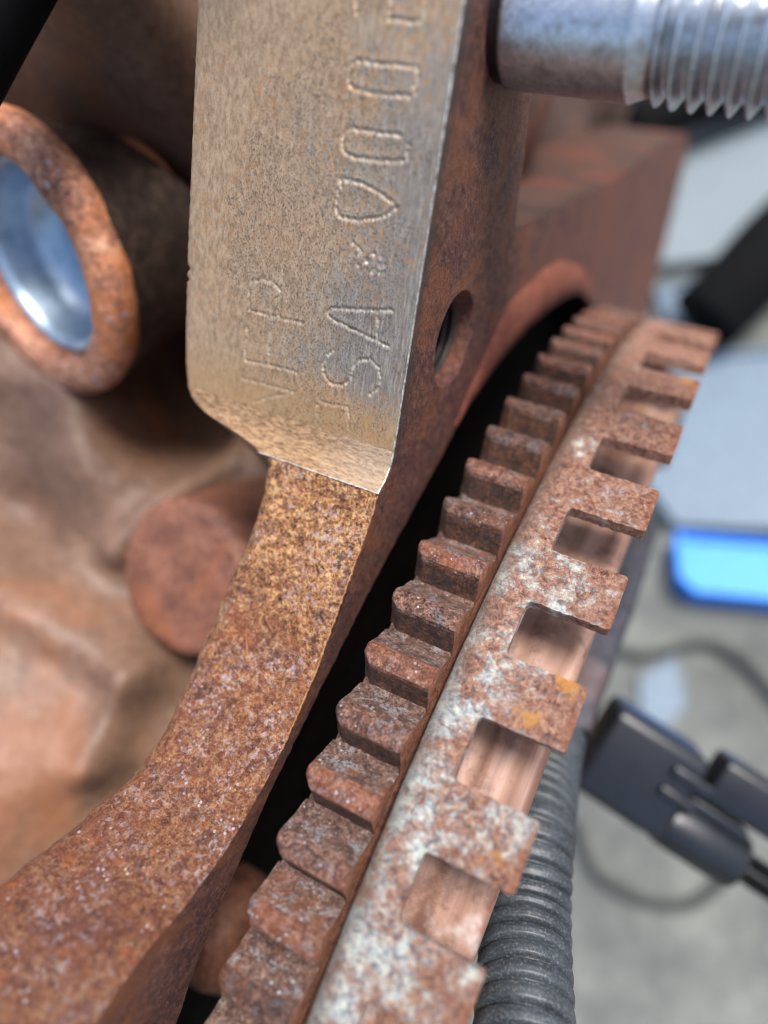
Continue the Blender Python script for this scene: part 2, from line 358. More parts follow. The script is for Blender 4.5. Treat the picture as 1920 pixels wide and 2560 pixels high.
def path_normal(s):
    a = path_at(max(0, s-0.45)); b = path_at(min(len(path)-1.0001, s+0.45)); d = b-a; d /= np.linalg.norm(d)
    n = np.array([-d[1], d[0]])
    return n if n[1] > 0 else -n
def xleft(s):
    xs, ys = zip(*XLEFT); return float(np.interp(s, xs, ys))
def s_of_len(l): return float(np.interp(l, plen, np.arange(len(plen))))
E2 = np.array([0.67579, 0.73709]); A2 = np.array([38.64, 165.54]); NP2 = np.array([-0.73709, 0.67579])

# stamped characters on the pad, polylines in (x, distance up the pad)
STAMPS = [[(-24.31, 14.96), (-33.97, 14.72), (-34.09, 16.66), (-33.92, 18.87), (-31.49, 19.66), (-30.41, 19.64), (-28.71, 18.96), (-28.65, 17.07), (-28.63, 15.14)],
 [(-34.13, 12.19), (-34.15, 10.82), (-34.25, 6.98), (-29.18, 7.37), (-24.35, 7.47)], [(-29.9, 10.2), (-29.79, 7.39)],
 [(-34.62, 4.03), (-29.77, 4.22), (-24.85, 4.29), (-29.01, 2.45), (-32.48, 0.58)],
 [(-10.53, 19.76), (-15.4, 18.79), (-19.79, 18.08), (-20.44, 17.32), (-19.9, 16.65), (-15.34, 15.79), (-12.25, 15.26), (-10.27, 14.87)], [(-12.56, 19.02), (-12.27, 15.41)],
 [(-18.91, 12.25), (-19.91, 11.19), (-20.39, 9.57), (-19.74, 8.06), (-18.51, 7.36), (-16.82, 7.47), (-15.5, 8.82), (-15.37, 10.67), (-14.44, 11.88), (-12.72, 12.46), (-11.34, 11.52), (-10.76, 10.05), (-11.06, 8.49), (-12.32, 7.15)],
 [(-20.25, 0.39), (-20.59, 3.51)], [(-20.06, 4.09), (-15.5, 4.57), (-15.21, 3.79), (-14.85, 1.07)],
 [(-20.46, 34.65), (-19.08, 34.61), (-17.73, 34.67), (-15.99, 34.29), (-14.36, 33.8), (-12.48, 33.01), (-11.74, 32.49), (-13.41, 31.23), (-15.13, 30.68), (-17.32, 30.05), (-19.65, 30.05), (-20.55, 30.66), (-20.78, 32.12), (-20.6, 32.98), (-20.15, 34.05), (-20.46, 34.65)],
 [(-12.56, 40.6), (-17.54, 40.58), (-20.02, 40.53), (-20.8, 39.64), (-20.7, 38.26), (-20.09, 37.64), (-17.52, 37.38), (-12.64, 37.66), (-11.31, 38.18), (-11.39, 40.29)],
 [(-11.76, 47.91), (-16.21, 47.85), (-19.99, 47.86), (-20.76, 47.27), (-20.82, 46.09), (-20.17, 44.96), (-16.42, 44.66), (-11.9, 44.89)], [(-11.45, 45.35), (-11.68, 45.95), (-11.27, 46.62), (-11.49, 47.52)],
 [(-20.75, 56.5), (-20.75, 54.52), (-20.5, 52.65)], [(-16.08, 56.6), (-16.08, 54.75), (-15.9, 53.6), (-16.16, 52.31), (-12.91, 52.27), (-11.77, 52.39), (-11.63, 53.07), (-11.81, 56.0)]]
DEPTHS = [0.6, 0.6, 0.55, 0.4, 1.0, 0.9, 1.0, 0.45, 0.55, 1.0, 0.9, 0.8, 0.7, 0.7, 0.7]
def build_pad():
    nv, nx = 440, 270
    v = np.linspace(-0.0, 70.0, nv); t = np.linspace(0, 1, nx)
    # left edge as function of v
    idx = np.interp(v, (plen[5]-plen[:6])[::-1], np.arange(6)[::-1])
    xl = np.array([xleft(s) for s in idx])
    xl = xl+0.12*np.array([n3(0, q, 3.3, 0.9) for q in v])
    xl += 0.45*np.exp(-((v-18.6)/0.5)**2)+0.35*np.exp(-((v-16.9)/0.35)**2)
    X = (XF-0.12)+(xl[:, None]-(XF-0.12))*t[None, :]
    V = np.repeat(v[:, None], nx, 1)
    H = np.zeros_like(X)
    dens = []
    for poly, dep in zip(STAMPS, DEPTHS):
        pts = np.array(poly); carry = 0.0
        for a, b in zip(pts[:-1], pts[1:]):
            L = np.hypot(*(b-a)); q = carry
            while q < L:
                dens.append((*(a+(b-a)*q/L+rng.normal(0, 0.045, 2)), dep*rng.uniform(0.65, 1.15))); q += 0.56*rng.uniform(0.88, 1.12)
            carry = q-L
    for _ in range(34):
        dens.append((-15.6+rng.normal(0, 1.5), 25.6+rng.normal(0, 1.1), 0.5*rng.uniform(0.4, 1.2)))
    dv = v[1]-v[0]
    for (px, pv, dep) in dens:
        i0 = max(0, int((pv-1.1)/dv)); i1 = min(nv, int((pv+1.1)/dv)+2)
        if i1 <= i0: continue
        d2 = ((X[i0:i1]-px)**2+(V[i0:i1]-pv)**2)
        H[i0:i1] += dep*(-0.34*np.exp(-d2/0.085)+0.08*np.exp(-d2/0.36))
    # long scratches
    for a, b in [((-23.6, 53.9), (-12.7, 51.1)), ((-26.6, 51.6), (-18.7, 48.0)), ((-17.8, 49.6), (-14.0, 50.9)), ((-10.4, 51.3), (-7.4, 50.8)),
                 ((-31, 38), (-27.5, 36.2)), ((-14, 24), (-8, 20.5)), ((-12, 5), (-7.4, 6.2)), ((-12.5, 3), (-7.4, 4.4)), ((-25, 44), (-8, 43.0)), ((-30, 57), (-20, 47))]:
        a = np.array(a); b = np.array(b); d = b-a; L2 = d@d
        tt = np.clip(((X-a[0])*d[0]+(V-a[1])*d[1])/L2, 0, 1)
        dist2 = (X-a[0]-tt*d[0]-0.3*np.sin(tt*5))**2+(V-a[1]-tt*d[1])**2
        H += -0.06*np.exp(-dist2/0.012)+0.025*np.exp(-dist2/0.06)
    for _ in range(34):                          # hairline wear
        a = np.array([rng.uniform(-44, -9), rng.uniform(1, 58)]); an = rng.normal(0.25, 0.5); Ls = rng.uniform(2.5, 11); d = np.array([math.cos(an), math.sin(an)])*Ls
        tt = np.clip(((X-a[0])*d[0]+(V-a[1])*d[1])/(d@d), 0, 1); bow = rng.normal(0, 0.5)
        dist2 = (X-a[0]-tt*d[0])**2+(V-a[1]-tt*d[1]-bow*np.sin(tt*3.14))**2; ds = rng.uniform(0.3, 1.0)
        H += ds*(-0.045*np.exp(-dist2/0.010)+0.02*np.exp(-dist2/0.05))
    # rounded left and worn right edges
    dl = X-xl[:, None]; H -= 0.5*np.exp(-dl/0.35)
    verts = np.stack([X, A2[0]+V*E2[0]+H*NP2[0], A2[1]+V*E2[1]+H*NP2[1]], -1).reshape(-1, 3)
    faces = grid_faces(nv, nx)
    n0 = len(verts)
    # left side wall going down
    lw = []
    for k, dpt in enumerate((0.5, 2, 6, 14, 30, 60)):
        lw.append(np.stack([xl+0.1+0.15*dpt, A2[0]+v*E2[0]-(0.5+dpt)*NP2[0], A2[1]+v*E2[1]-(0.5+dpt)*NP2[1]], -1))
    lw = np.array(lw); verts = np.concatenate([verts, lw.reshape(-1, 3)])
    for k in range(6):
        for i in range(nv-1):
            a = (i*nx+nx-1) if k == 0 else n0+(k-1)*nv+i
            b = ((i+1)*nx+nx-1) if k == 0 else n0+(k-1)*nv+i+1
            faces.append((a, n0+k*nv+i, n0+k*nv+i+1, b))
    o = obj('machined_pad', verts, faces, PAD, block)
    av = np.zeros(len(verts), np.float32); av[:n0] = np.clip(-H.reshape(-1)/0.16, 0, 1)*(dl.reshape(-1) > 1.2)
    at_ = o.data.attributes.new('stamp', 'FLOAT', 'POINT'); at_.data.foreach_set('value', av)
    return o
pad = build_pad(); fix_normals(pad)
tag(pad, 'tan and grey machined pad with dot-stamped characters')

def edge_strip(name, s0, s1, r, n, jit=0.06, m=None):
    """narrow worn bevel along the right edge of pad and lip"""
    v = []; ns = n
    for i in range(ns):
        l = np.interp(s0, np.arange(len(plen)), plen)+(np.interp(s1, np.arange(len(plen)), plen)-np.interp(s0, np.arange(len(plen)), plen))*i/(ns-1)
        s = s_of_len(l); p = path_at(s); nn = path_normal(s)
        j = jit*(n3(l, 0, 5, 1.7)+0.6*n3(l, 1, 9, 5.0)); rr = r*(1+0.5*n3(l, 4, 1, 0.8))
        for a in np.linspace(0, math.pi/2, 5):
            dx = -rr*(1-math.sin(a)); dn = -rr*(1-math.cos(a))
            v.append((XF+0.03+dx+j*0.4, p[0]+nn[0]*(dn+0.02+j*0.3), p[1]+nn[1]*(dn+0.02+j*0.3)))
    o = obj(name, v, grid_faces(ns, 5), m or EDGE, block); fix_normals(o); return o
edge_strip('worn_edge', 0.0, 8.0, 0.17, 520)

def build_sheet(name, l0, l1, nl, m, amp, x_in, left_r, wall, ampfine=0.0, xstep=0.22, end=None):
    """X-extruded sheet that follows the path between two path lengths, rounded at its left side"""
    rows = []
    for i in range(nl):
        l = l0+(l1-l0)*i/(nl-1); s = s_of_len(l); p = path_at(s); nn = path_normal(s); xl = xleft(s)
        row = []
        R = left_r; flat = np.linspace(x_in, xl+R, int(22/xstep))
        for x in flat:
            e = min(1, (x_in-x)/0.5); h = 0
            q = (x, p[0], p[1])
            h = (amp*fbm(q, 0.33, 4)+ampfine*fbm(q, 1.6, 3))*(0.25+0.75*e) - 0.18*(1-e)**2
            row.append((x, p[0]+nn[0]*h, p[1]+nn[1]*h))
        for a in np.linspace(0.12, math.pi/2, 12):
            x = xl+R-R*math.sin(a); d = -R*(1-math.cos(a)); q = (x, p[0]+d, p[1]); h = amp*fbm(q, 0.33, 4)+ampfine*fbm(q, 1.6, 3)
            row.append((x-h*math.sin(a), p[0]+nn[0]*(d+h*math.cos(a)), p[1]+nn[1]*(d+h*math.cos(a))))
        for d in np.linspace(0.6, wall, 14):
            q = (xl, p[0]+d, p[1]-d); h = amp*fbm(q, 0.33, 4)
            row.append((xl-h+0.12*d, p[0]-nn[0]*(R+d), p[1]-nn[1]*(R+d)))
        rows.append(row)
    nc = len(rows[0])
    o = obj(name, [v for r in rows for v in r], grid_faces(nl, nc), m, block); fix_normals(o); return o
lip = build_sheet('pad_lip', plen[5], plen[8], 40, LIP, 0.10, XF-0.1, 0.7, 8, 0.05)
tag(lip, 'pinkish tan sloping lip at the foot of the pad')
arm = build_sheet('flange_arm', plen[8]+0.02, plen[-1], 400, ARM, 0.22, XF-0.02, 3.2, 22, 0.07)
tag(arm, 'curved rusty cast arm with pale flecks')
SCR = rust_mat('scratch rust', (128, 80, 50), (182, 128, 84), (210, 164, 118), (176, 112, 66), grain=0.9, fine=2.4, pits=0.0)
def arm_scratch(pts, w):
    P = spline2(pts, 14); v = []
    for i, (x, l) in enumerate(P):
        s_ = s_of_len(l); p = path_at(s_); nn = path_normal(s_); d = P[min(i+1, len(P)-1)]-P[max(i-1, 0)]; d = d/np.linalg.norm(d); sd = np.array([-d[1], d[0]])
        ww = w*math.sin(math.pi*(i+0.6)/(len(P)+0.2))**0.5*(1+0.5*n3(x, l, 1, 1.2))
        for k, hh in ((-1, -0.05), (0, 0.16), (1, -0.05)):
            xx = x+sd[0]*ww*k; ll = l+sd[1]*ww*k; s2 = s_of_len(ll); p2 = path_at(s2); q = (xx, p2[0], p2[1])
            h = 0.22*fbm(q, 0.33, 4)+0.07*fbm(q, 1.6, 3)+hh*0.6+0.03
            v.append((xx, p2[0]+nn[0]*h, p2[1]+nn[1]*h))
    fix_normals(obj('scratch', v, grid_faces(len(P), 3), SCR, arm))
def spline2(P, n):
    P = [np.array(p, float) for p in P]; P = [2*P[0]-P[1]]+P+[2*P[-1]-P[-2]]; out = []
    for i in range(1, len(P)-2):
        for t in np.linspace(0, 1, n, endpoint=False):
            a, b, c, d = P[i-1:i+3]; out.append(0.5*((2*b)+(c-a)*t+(2*a-5*b+4*c-d)*t*t+(3*b-a-3*c+d)*t**3))
    return out+[P[-2]]
L8 = plen[8]
for pts, w in (([(-15.5, L8+9), (-15, L8+14), (-12.8, L8+18), (-10.5, L8+21)], 0.10), ([(-12.5, L8+14), (-11, L8+17), (-9, L8+18.5)], 0.07), ([(-20, L8+27), (-17.5, L8+30.5), (-13.5, L8+31.5), (-11, L8+31)], 0.11),
               ([(-12, L8+8), (-10.5, L8+12), (-8.5, L8+15)], 0.06), ([(-19, L8+19), (-18, L8+23), (-16, L8+25)], 0.06)):
    arm_scratch(pts, w)
edge_strip('arm_edge', 8.1, 15.0, 0.2, 420, 0.3, SCR)
# bright line where lip and arm meet
v = []
for i in range(150):
    x = XF-0.2-(XF-0.2+28.4)*i/149; p = path_at(8.0); nn = path_normal(7.95)
    j = 0.10*n3(x, 3, 2, 0.9); w = 0.085*(1+0.9*n3(x, 9, 2, 1.6))
    for a in (-1.2, -0.4, 0.4, 1.2):
        v.append((x, p[0]+j+w*math.sin(a), p[1]+0.10+w*0.6*(math.cos(a)-0.6)))
fix_normals(obj('worn_ridge', v, grid_faces(150, 4), EDGE, block))

# ---- flange plate: one flat face with a bored hole, walls along its free edges
INNER = [(117.63, 110.5), (104, 121.5), (91.05, 130.28), (76.24, 138.42), (62.07, 143.4), (55.58, 144.9), (48.55, 145.4), (35.24, 147.2), (26.72, 148.4), (18.26, 149.0), (12.84, 149.1),
         (5.72, 149.4), (-2.34, 149.5), (-12.84, 149.6), (-22.32, 148.4), (-27.29, 148.0), (-34.55, 146.6), (-44.62, 142.91), (-66, 134), (-110, 101)]
far_in = [(162.5*math.sin(t), 162.5*math.cos(t)) for t in np.linspace(2.0, 0.9, 14)]
OUTER_FREE = [(249*math.sin(2.0), 249*math.cos(2.0)), (251, -75), (255.9, -33), (266, 5), (269.8, 30.2), (258, 47), (241, 60), (200, 86), (153.4, 114.5), (122, 137), (96, 155.2), (90.6, 158.5), (87.8, 160.2), (87.1, 162.7), (88.6, 166.8), (91.5, 171.9), (95.5, 181.6), (101, 195), (108, 212), (104, 228)]
def resample(pl, step, closed=False, jit=0.0, seed=0):
    pts = []; pl = [np.array(p, float) for p in pl]
    seq = list(zip(pl, pl[1:]+([pl[0]] if closed else [])))
    if not closed: seq = list(zip(pl[:-1], pl[1:]))
    for a, b in seq:
        n = max(1, int(np.linalg.norm(b-a)/step))
        for k in range(n): pts.append(a+(b-a)*k/n)
    if not closed: pts.append(pl[-1])
    if jit:
        pts = [p+jit*np.array([n3(p[0], p[1], seed, 0.9)+0.5*n3(p[0], p[1], seed+5, 2.5), n3(p[0], p[1], seed+9, 0.9)]) for p in pts]
    return pts
inner_c = resample(far_in+INNER, 0.45, jit=0.34, seed=1)
free_c = resample(OUTER_FREE, 0.8, jit=0.25, seed=3)
pad_c = [path_at(s_of_len(l)) for l in np.linspace(0, plen[-1], 260)]
loop = free_c+pad_c+[p for p in inner_c[::-1]]
HC = np.array([60.8, 164.0]); HR = 7.7
hole = [HC+HR*np.array([math.cos(a), math.sin(a)]) for a in np.linspace(0, 2*math.pi, 64, endpoint=False)]
bm = bmesh.new()
def add_loop(pts, x):
    vs = [bm.verts.new((x*MM, p[0]*MM, p[1]*MM)) for p in pts]
    return [bm.edges.new((vs[i], vs[(i+1) % len(vs)])) for i in range(len(vs))]
ed = add_loop(loop, XF)+add_loop(hole, XF)
bmesh.ops.triangle_fill(bm, use_beauty=True, use_dissolve=False, edges=ed)
me = bpy.data.meshes.new('flange_face')
off = np.array(block.location)
for vv in bm.verts: vv.co -= Vector(off)
for f in bm.faces:
    if f.normal.x < 0: f.normal_flip()
bm.to_mesh(me); bm.free(); me.materials.append(FACE)
ff = bpy.data.objects.new('flange_face', me); COL.objects.link(ff); ff.parent = block
tag(ff, 'dark red-brown flange face with a bored hole')
def wall_strip(name, pts, prof, m, closed=False, center=None, smooth=True):
    """sweep: prof = [(x, outward offset)], offset measured along the in-plane normal"""
    P = np.array(pts); n = len(P)
    T = np.roll(P, -1, 0)-np.roll(P, 1, 0)
    if not closed: T[0] = P[1]-P[0]; T[-1] = P[-1]-P[-2]
    for _ in range(3):
        T2 = T.copy(); T2[1:-1] = (T[:-2]+T[1:-1]*2+T[2:])/4; T = T2
    T /= np.linalg.norm(T, axis=1)[:, None]; Nn = np.stack([-T[:, 1], T[:, 0]], 1)
    v = []
    for (x, o) in prof:
        for k in range(n): v.append((x, P[k, 0]+Nn[k, 0]*o, P[k, 1]+Nn[k, 1]*o))
    o = obj(name, v, grid_faces(len(prof), n, close_c=closed), m, block, smooth); fix_normals(o); return o
k0 = len(resample(far_in+INNER[:7], 0.7))
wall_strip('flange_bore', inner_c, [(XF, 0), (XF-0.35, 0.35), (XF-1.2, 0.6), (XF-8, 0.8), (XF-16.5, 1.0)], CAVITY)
wall_strip('flange_rim', free_c, [(XF, 0), (XF-0.4, 0.35), (XF-1.5, 0.6), (XF-8, 0.8), (XF-32, 1.0)], RECESS)
# painted chamfer along the far run of the bore
ch = [p for p in inner_c if 1.0 > math.atan2(p[0], p[1]) > 0.36 and p[1] > 20][::-1]
v = []; cn = len(ch)
for k, p in enumerate(ch):
    p = np.array(p); r = np.linalg.norm(p); u = p/r
    th_ = math.atan2(p[0], p[1]); f = min(1, max(0, (th_-0.36)/0.14)); f2 = min(1, max(0, (0.98-th_)/0.3)); w = 1.0+11*f*(0.25+0.75*f2); hgt = 0.1+0.9*f*f2
    for t, hx in ((-0.04, -0.8), (0.12, 0.55*hgt), (0.4, hgt), (0.75, 0.85*hgt), (1.0, -0.15)):
        q = u*(r+w*t); v.append((XF+hx+0.25*n3(q[0], q[1], 4, 0.25), q[0], q[1]))
o = obj('painted_rim', v, grid_faces(cn, 5), REDPAINT, block); fix_normals(o)
tag(o, 'orange painted raised rim along the flange bore')
# bored hole: chamfer, thread rings, dark bottom
def hole_ring(name, prof, m):
    v = []; n = 64
    for (x, r) in prof:
        for a in np.linspace(0, 2*math.pi, n, endpoint=False): v.append((x, HC[0]+r*math.cos(a), HC[1]+r*math.sin(a)))
    o = obj(name, v, grid_faces(len(prof), n, close_c=True), m, block); fix_normals(o); return o
prof = [(XF, HR), (XF-0.5, HR-0.35), (XF-2.6, HR-1.0), (XF-3.0, HR-1.6)]
x = XF-3.0
while x > XF-18:
    prof += [(x-0.5, HR-1.5), (x-0.85, HR-0.9), (x-1.35, HR-1.5)]; x -= 1.4
prof += [(x-0.5, HR-2), (x-0.8, 0.05)]
hole_ring('bored_hole', prof[2:], COLLAR)  # inside coloured dark in place of its shade
hole_ring('hole_chamfer', [(XF+0.01, HR+0.02), (XF-0.5, HR-0.35), (XF-2.6, HR-1.0), (XF-2.9, HR-1.1)], FACE)
# rear wall that closes the cavity behind the gear
def heightfield(name, fn, us, vs, m, parent, flip=False):
    v = []
    for b in vs:
        for a in us: v.append(fn(a, b))
    o = obj(name, v, grid_faces(len(vs), len(us)), m, parent); return o
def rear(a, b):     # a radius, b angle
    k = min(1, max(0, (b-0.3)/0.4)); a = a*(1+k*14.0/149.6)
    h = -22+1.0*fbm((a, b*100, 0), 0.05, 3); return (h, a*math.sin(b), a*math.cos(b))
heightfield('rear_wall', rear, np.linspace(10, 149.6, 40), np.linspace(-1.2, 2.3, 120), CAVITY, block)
def lathe(name, c, ax, prof, m, parent=None, n=64, jit=0.0, jscale=0.1, up=(0, 0, 1), sharp_deg=None):
    """surface of revolution; prof = [(distance along axis, radius)]"""
    ax = np.array(ax, float); ax /= np.linalg.norm(ax); u = np.cross(ax, up); u /= np.linalg.norm(u); w = np.cross(ax, u); c = np.array(c, float)
    v = []
    for (d, r) in prof:
        for a in np.linspace(0, 2*math.pi, n, endpoint=False):
            q = c+ax*d+(u*math.cos(a)+w*math.sin(a))*r
            if jit: q = q+(u*math.cos(a)+w*math.sin(a))*jit*fbm(q, jscale, 3)+ax*jit*0.7*fbm(q+50, jscale, 3)
            v.append(tuple(q))
    o = obj(name, v, grid_faces(len(prof), n, close_c=True), m, parent); fix_normals(o)
    if sharp_deg: sharp(o, sharp_deg)
    return o
# a rounded boss added for an orange lit spot low in the gap
lathe('lit_spot_boss', (-21, -42, 104), (1, 0.05, 0.1), [(-8, 11.5), (4, 11), (7, 10), (8.6, 8), (9.2, 5), (9.4, 0.1)], BOSS2, block, 40, 0.4, 0.15)
# recessed wall behind the notch in the flange
def recess(a, b):
    y, z = a, b; x = -34+4*fbm((y, z, 2), 0.03, 3)-30*math.exp(-((y-215)/30)**2-((z-112)/28)**2)+12*math.exp(-((y-150)/34)**2-((z-138)/20)**2)-8*math.exp(-((y-95)/14)**2-((z-166)/14)**2)
    return (x, y, z)
rw = heightfield('recessed_wall', recess, np.linspace(78, 275, 70), np.linspace(20, 250, 80), RECESS, block); fix_normals(rw)

# ---- casting side: lumpy wall, two bosses
def from_cam(u, v, d):                                  # helper frame of the casting wall: u right, v down, d away (mm)
    return CAM+RGT*u+DWN*v+FWD*d
K = 168/1752.8
def px(a, b): return ((a-960)*K, (b-1280)*K)
def seg_d(u, v, a, b):
    a = np.array(a); b = np.array(b); d = b-a; t = np.clip(((u-a[0])*d[0]+(v-a[1])*d[1])/(d@d), 0, 1)
    return math.hypot(u-a[0]-t*d[0], v-a[1]-t*d[1]), t
RIDGES = [(px(392, 560), px(420, 1040), 9, -48), (px(-120, 1330), px(395, 1640), 6.5, 8), (px(330, 1370), px(560, 1130), 5.0, 7), (px(-60, 900), px(330, 990), 9, 8), (px(395, 1640), px(330, 1830), 5, 6), (px(20, 330), px(420, 250), 12, 8)]
LUMPS = [(px(540, 400), 14, 30), (px(430, 330), 12, 22), (px(40, 40), 30, 30), (px(330, 40), 28, 34), (px(440, 270), 13, 22), (px(330, 300), 20, 10), (px(270, 1150), 17, 12), (px(60, 1280), 12, -9), (px(400, 850), 15, -26), (px(60, 2020), 42, 26), (px(160, 1790), 20, 9), (px(300, 60), 30, 8), (px(560, 1060), 13, -15), (px(560, 1300), 12, -6), (px(30, 1560), 15, 6)]
def wall_h(u, v):
    h = 0.0
    for (c, r, k) in LUMPS: h += k*math.exp(-((u-c[0])**2+(v-c[1])**2)/(r*r))
    for (a, b, w, k) in RIDGES:
        d, t = seg_d(u, v, a, b); h += k*math.exp(-(d/w)**2)
    h += 1.1*fbm((u, v, 0), 0.05, 3)+0.15*fbm((u, v, 7), 0.4, 3)
    return h
def wall_pt(u, v): return tuple(from_cam(u, v, 168-wall_h(u, v)))
def wall_uv(a, v):                                     # stays behind the rear wall of the flange
    uL = px(-420, 0)[0]; q = wall_pt(uL+(px(1050, 0)[0]-uL)*a, v); return (min(q[0], -24.8), q[1], q[2])
cw = heightfield('casting_wall', wall_uv, np.linspace(0, 1, 180), np.linspace(px(0, -350)[1], px(0, 2750)[1], 330), CAST, block); fix_normals(cw)
tag(cw, 'lumpy brown casting surface behind the pad')
def boss_axis(a, b, cosn, tx, ty):
    v = RGT*(a-960)/1752.8+DWN*(b-1280)/1752.8+FWD; v /= np.linalg.norm(v)
    t = RGT*tx+DWN*ty; t -= v*(t@v); t /= np.linalg.norm(t)
    return -v*cosn+t*math.sqrt(1-cosn*cosn)
def at(a, b, d): return CAM+RGT*(a-960)/1752.8*d+DWN*(b-1280)/1752.8*d+FWD*d
B1 = at(50, 664, 142); N1 = boss_axis(72, 664, 0.46, -0.96, 0.27)
HR1 = 20.6
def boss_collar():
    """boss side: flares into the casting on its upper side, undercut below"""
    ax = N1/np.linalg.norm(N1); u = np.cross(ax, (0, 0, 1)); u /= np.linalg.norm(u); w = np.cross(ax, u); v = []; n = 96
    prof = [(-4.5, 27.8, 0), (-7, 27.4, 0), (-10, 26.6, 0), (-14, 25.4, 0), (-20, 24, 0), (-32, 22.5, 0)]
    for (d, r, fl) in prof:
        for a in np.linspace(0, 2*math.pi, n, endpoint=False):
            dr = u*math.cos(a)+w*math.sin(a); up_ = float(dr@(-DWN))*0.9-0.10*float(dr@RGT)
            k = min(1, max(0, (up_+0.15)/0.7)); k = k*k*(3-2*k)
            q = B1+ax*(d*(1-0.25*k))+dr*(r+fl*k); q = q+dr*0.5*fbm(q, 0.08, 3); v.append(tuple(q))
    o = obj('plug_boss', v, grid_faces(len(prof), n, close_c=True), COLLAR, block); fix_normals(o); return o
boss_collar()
bf = lathe('boss_face', B1, N1, [(-6.5, 27.6), (-4.5, 28.5), (-2.6, 28.5), (-1.2, 27.8), (-0.3, 26.6), (0.1, 25.2), (0.2, 23), (-0.1, HR1+1.0), (-0.8, HR1+0.2), (-2.5, HR1), (-9, HR1-0.1), (-30, HR1-0.2)], BOSS, block, 96, 0.45, 0.09)
tag(bf, 'orange rusty ring face of the round boss')
B2 = at(452, 1448, 150); N2 = boss_axis(452, 1448, 0.72, -0.9, 0.25)
b2 = lathe('cast_boss', B2, N2, [(-30, 20), (-12, 18.4), (-3, 17.8), (-1, 17.2), (-0.2, 16.2), (0, 14), (0.3, 8), (0.2, 0.1)], BOSS2, block, 72, 0.4, 0.12)

# ------------------------------------------------------------------ cup plug pressed into the boss
plug = lathe('core_plug', B1, N1, [(-16, HR1-0.6), (-6.5, HR1-0.6), (-5.2, HR1-0.7), (-4.7, HR1-1.3), (-5.0, HR1-2.2), (-7, HR1-2.9), (-13, HR1-3.4), (-15.5, HR1-4.4), (-17.2, HR1-6.5), (-18, HR1-9), (-18.2, 6), (-18.2, 0.1)], PLUG, None, 96)
tag(plug, 'bright bluish metal cup plug set in the rusty round boss', 'plug')

# ------------------------------------------------------------------ flywheel: ring gear, tone ring, drum
wheel = empty('flywheel', (0, 0, -100))
tag(wheel, 'rusty flywheel with toothed ring gear and slotted tone ring beside the flange', 'flywheel')
PIT = 0.054978; TH0 = 0.18952; GW = 10.4; RT = 160.4; RR = 155.0
TMIN, TMAX = -0.9, 1.6
def ring(name, prof, m, parent, step=0.004, jit=0.0, js=0.4, t0=TMIN, t1=TMAX):
    n = int((t1-t0)/step); v = []
    for (x, r) in prof:
        for t in np.linspace(t0, t1, n):
            q = (x, r*math.sin(t), r*math.cos(t)); rr = r+(jit*fbm(q, js, 3) if jit else 0)
            v.append((x+(0.6*jit*fbm((q[0]+9, q[1], q[2]), js, 3) if jit else 0), rr*math.sin(t), rr*math.cos(t)))
    o = obj(name, v, grid_faces(len(prof), n), m, parent); fix_normals(o); return o
gear = ring('ring_gear', [(0.6, 12), (0.3, 90), (0.0, 150), (0.0, 154.4), (0.5, 155.7)]+[(x, 155.8) for x in np.linspace(1, GW-0.25, 18)]+[(GW-0.05, 155.6), (GW, 154.5), (GW, 151.9), (GW-0.4, 151.6), (4.5, 151.4), (4.5, 20)],
            GEARFLOOR, wheel, 0.0035, 0.06, 0.9)
sharp(gear, 35)
tag(gear, 'rusty toothed ring gear')
def side_face():
    # the flat right-hand side of the gear, its rust lightened to stand in for sky light
    v = []; n = int((TMAX-TMIN)/0.003); rs = (155.0, 154.4, 153.4, 152.0, 151.6)
    for r in rs:
        for t in np.linspace(TMIN, TMAX, n): v.append((GW+0.06+(155-r)*0.13-(0.5 if r < 151.8 else 0)+0.05*n3(r, t*160, 0, 0.8), r*math.sin(t), r*math.cos(t)))
    o = obj('side_face', v, grid_faces(len(rs), n), GEARSIDE, gear); fix_normals(o); return o
side_face()
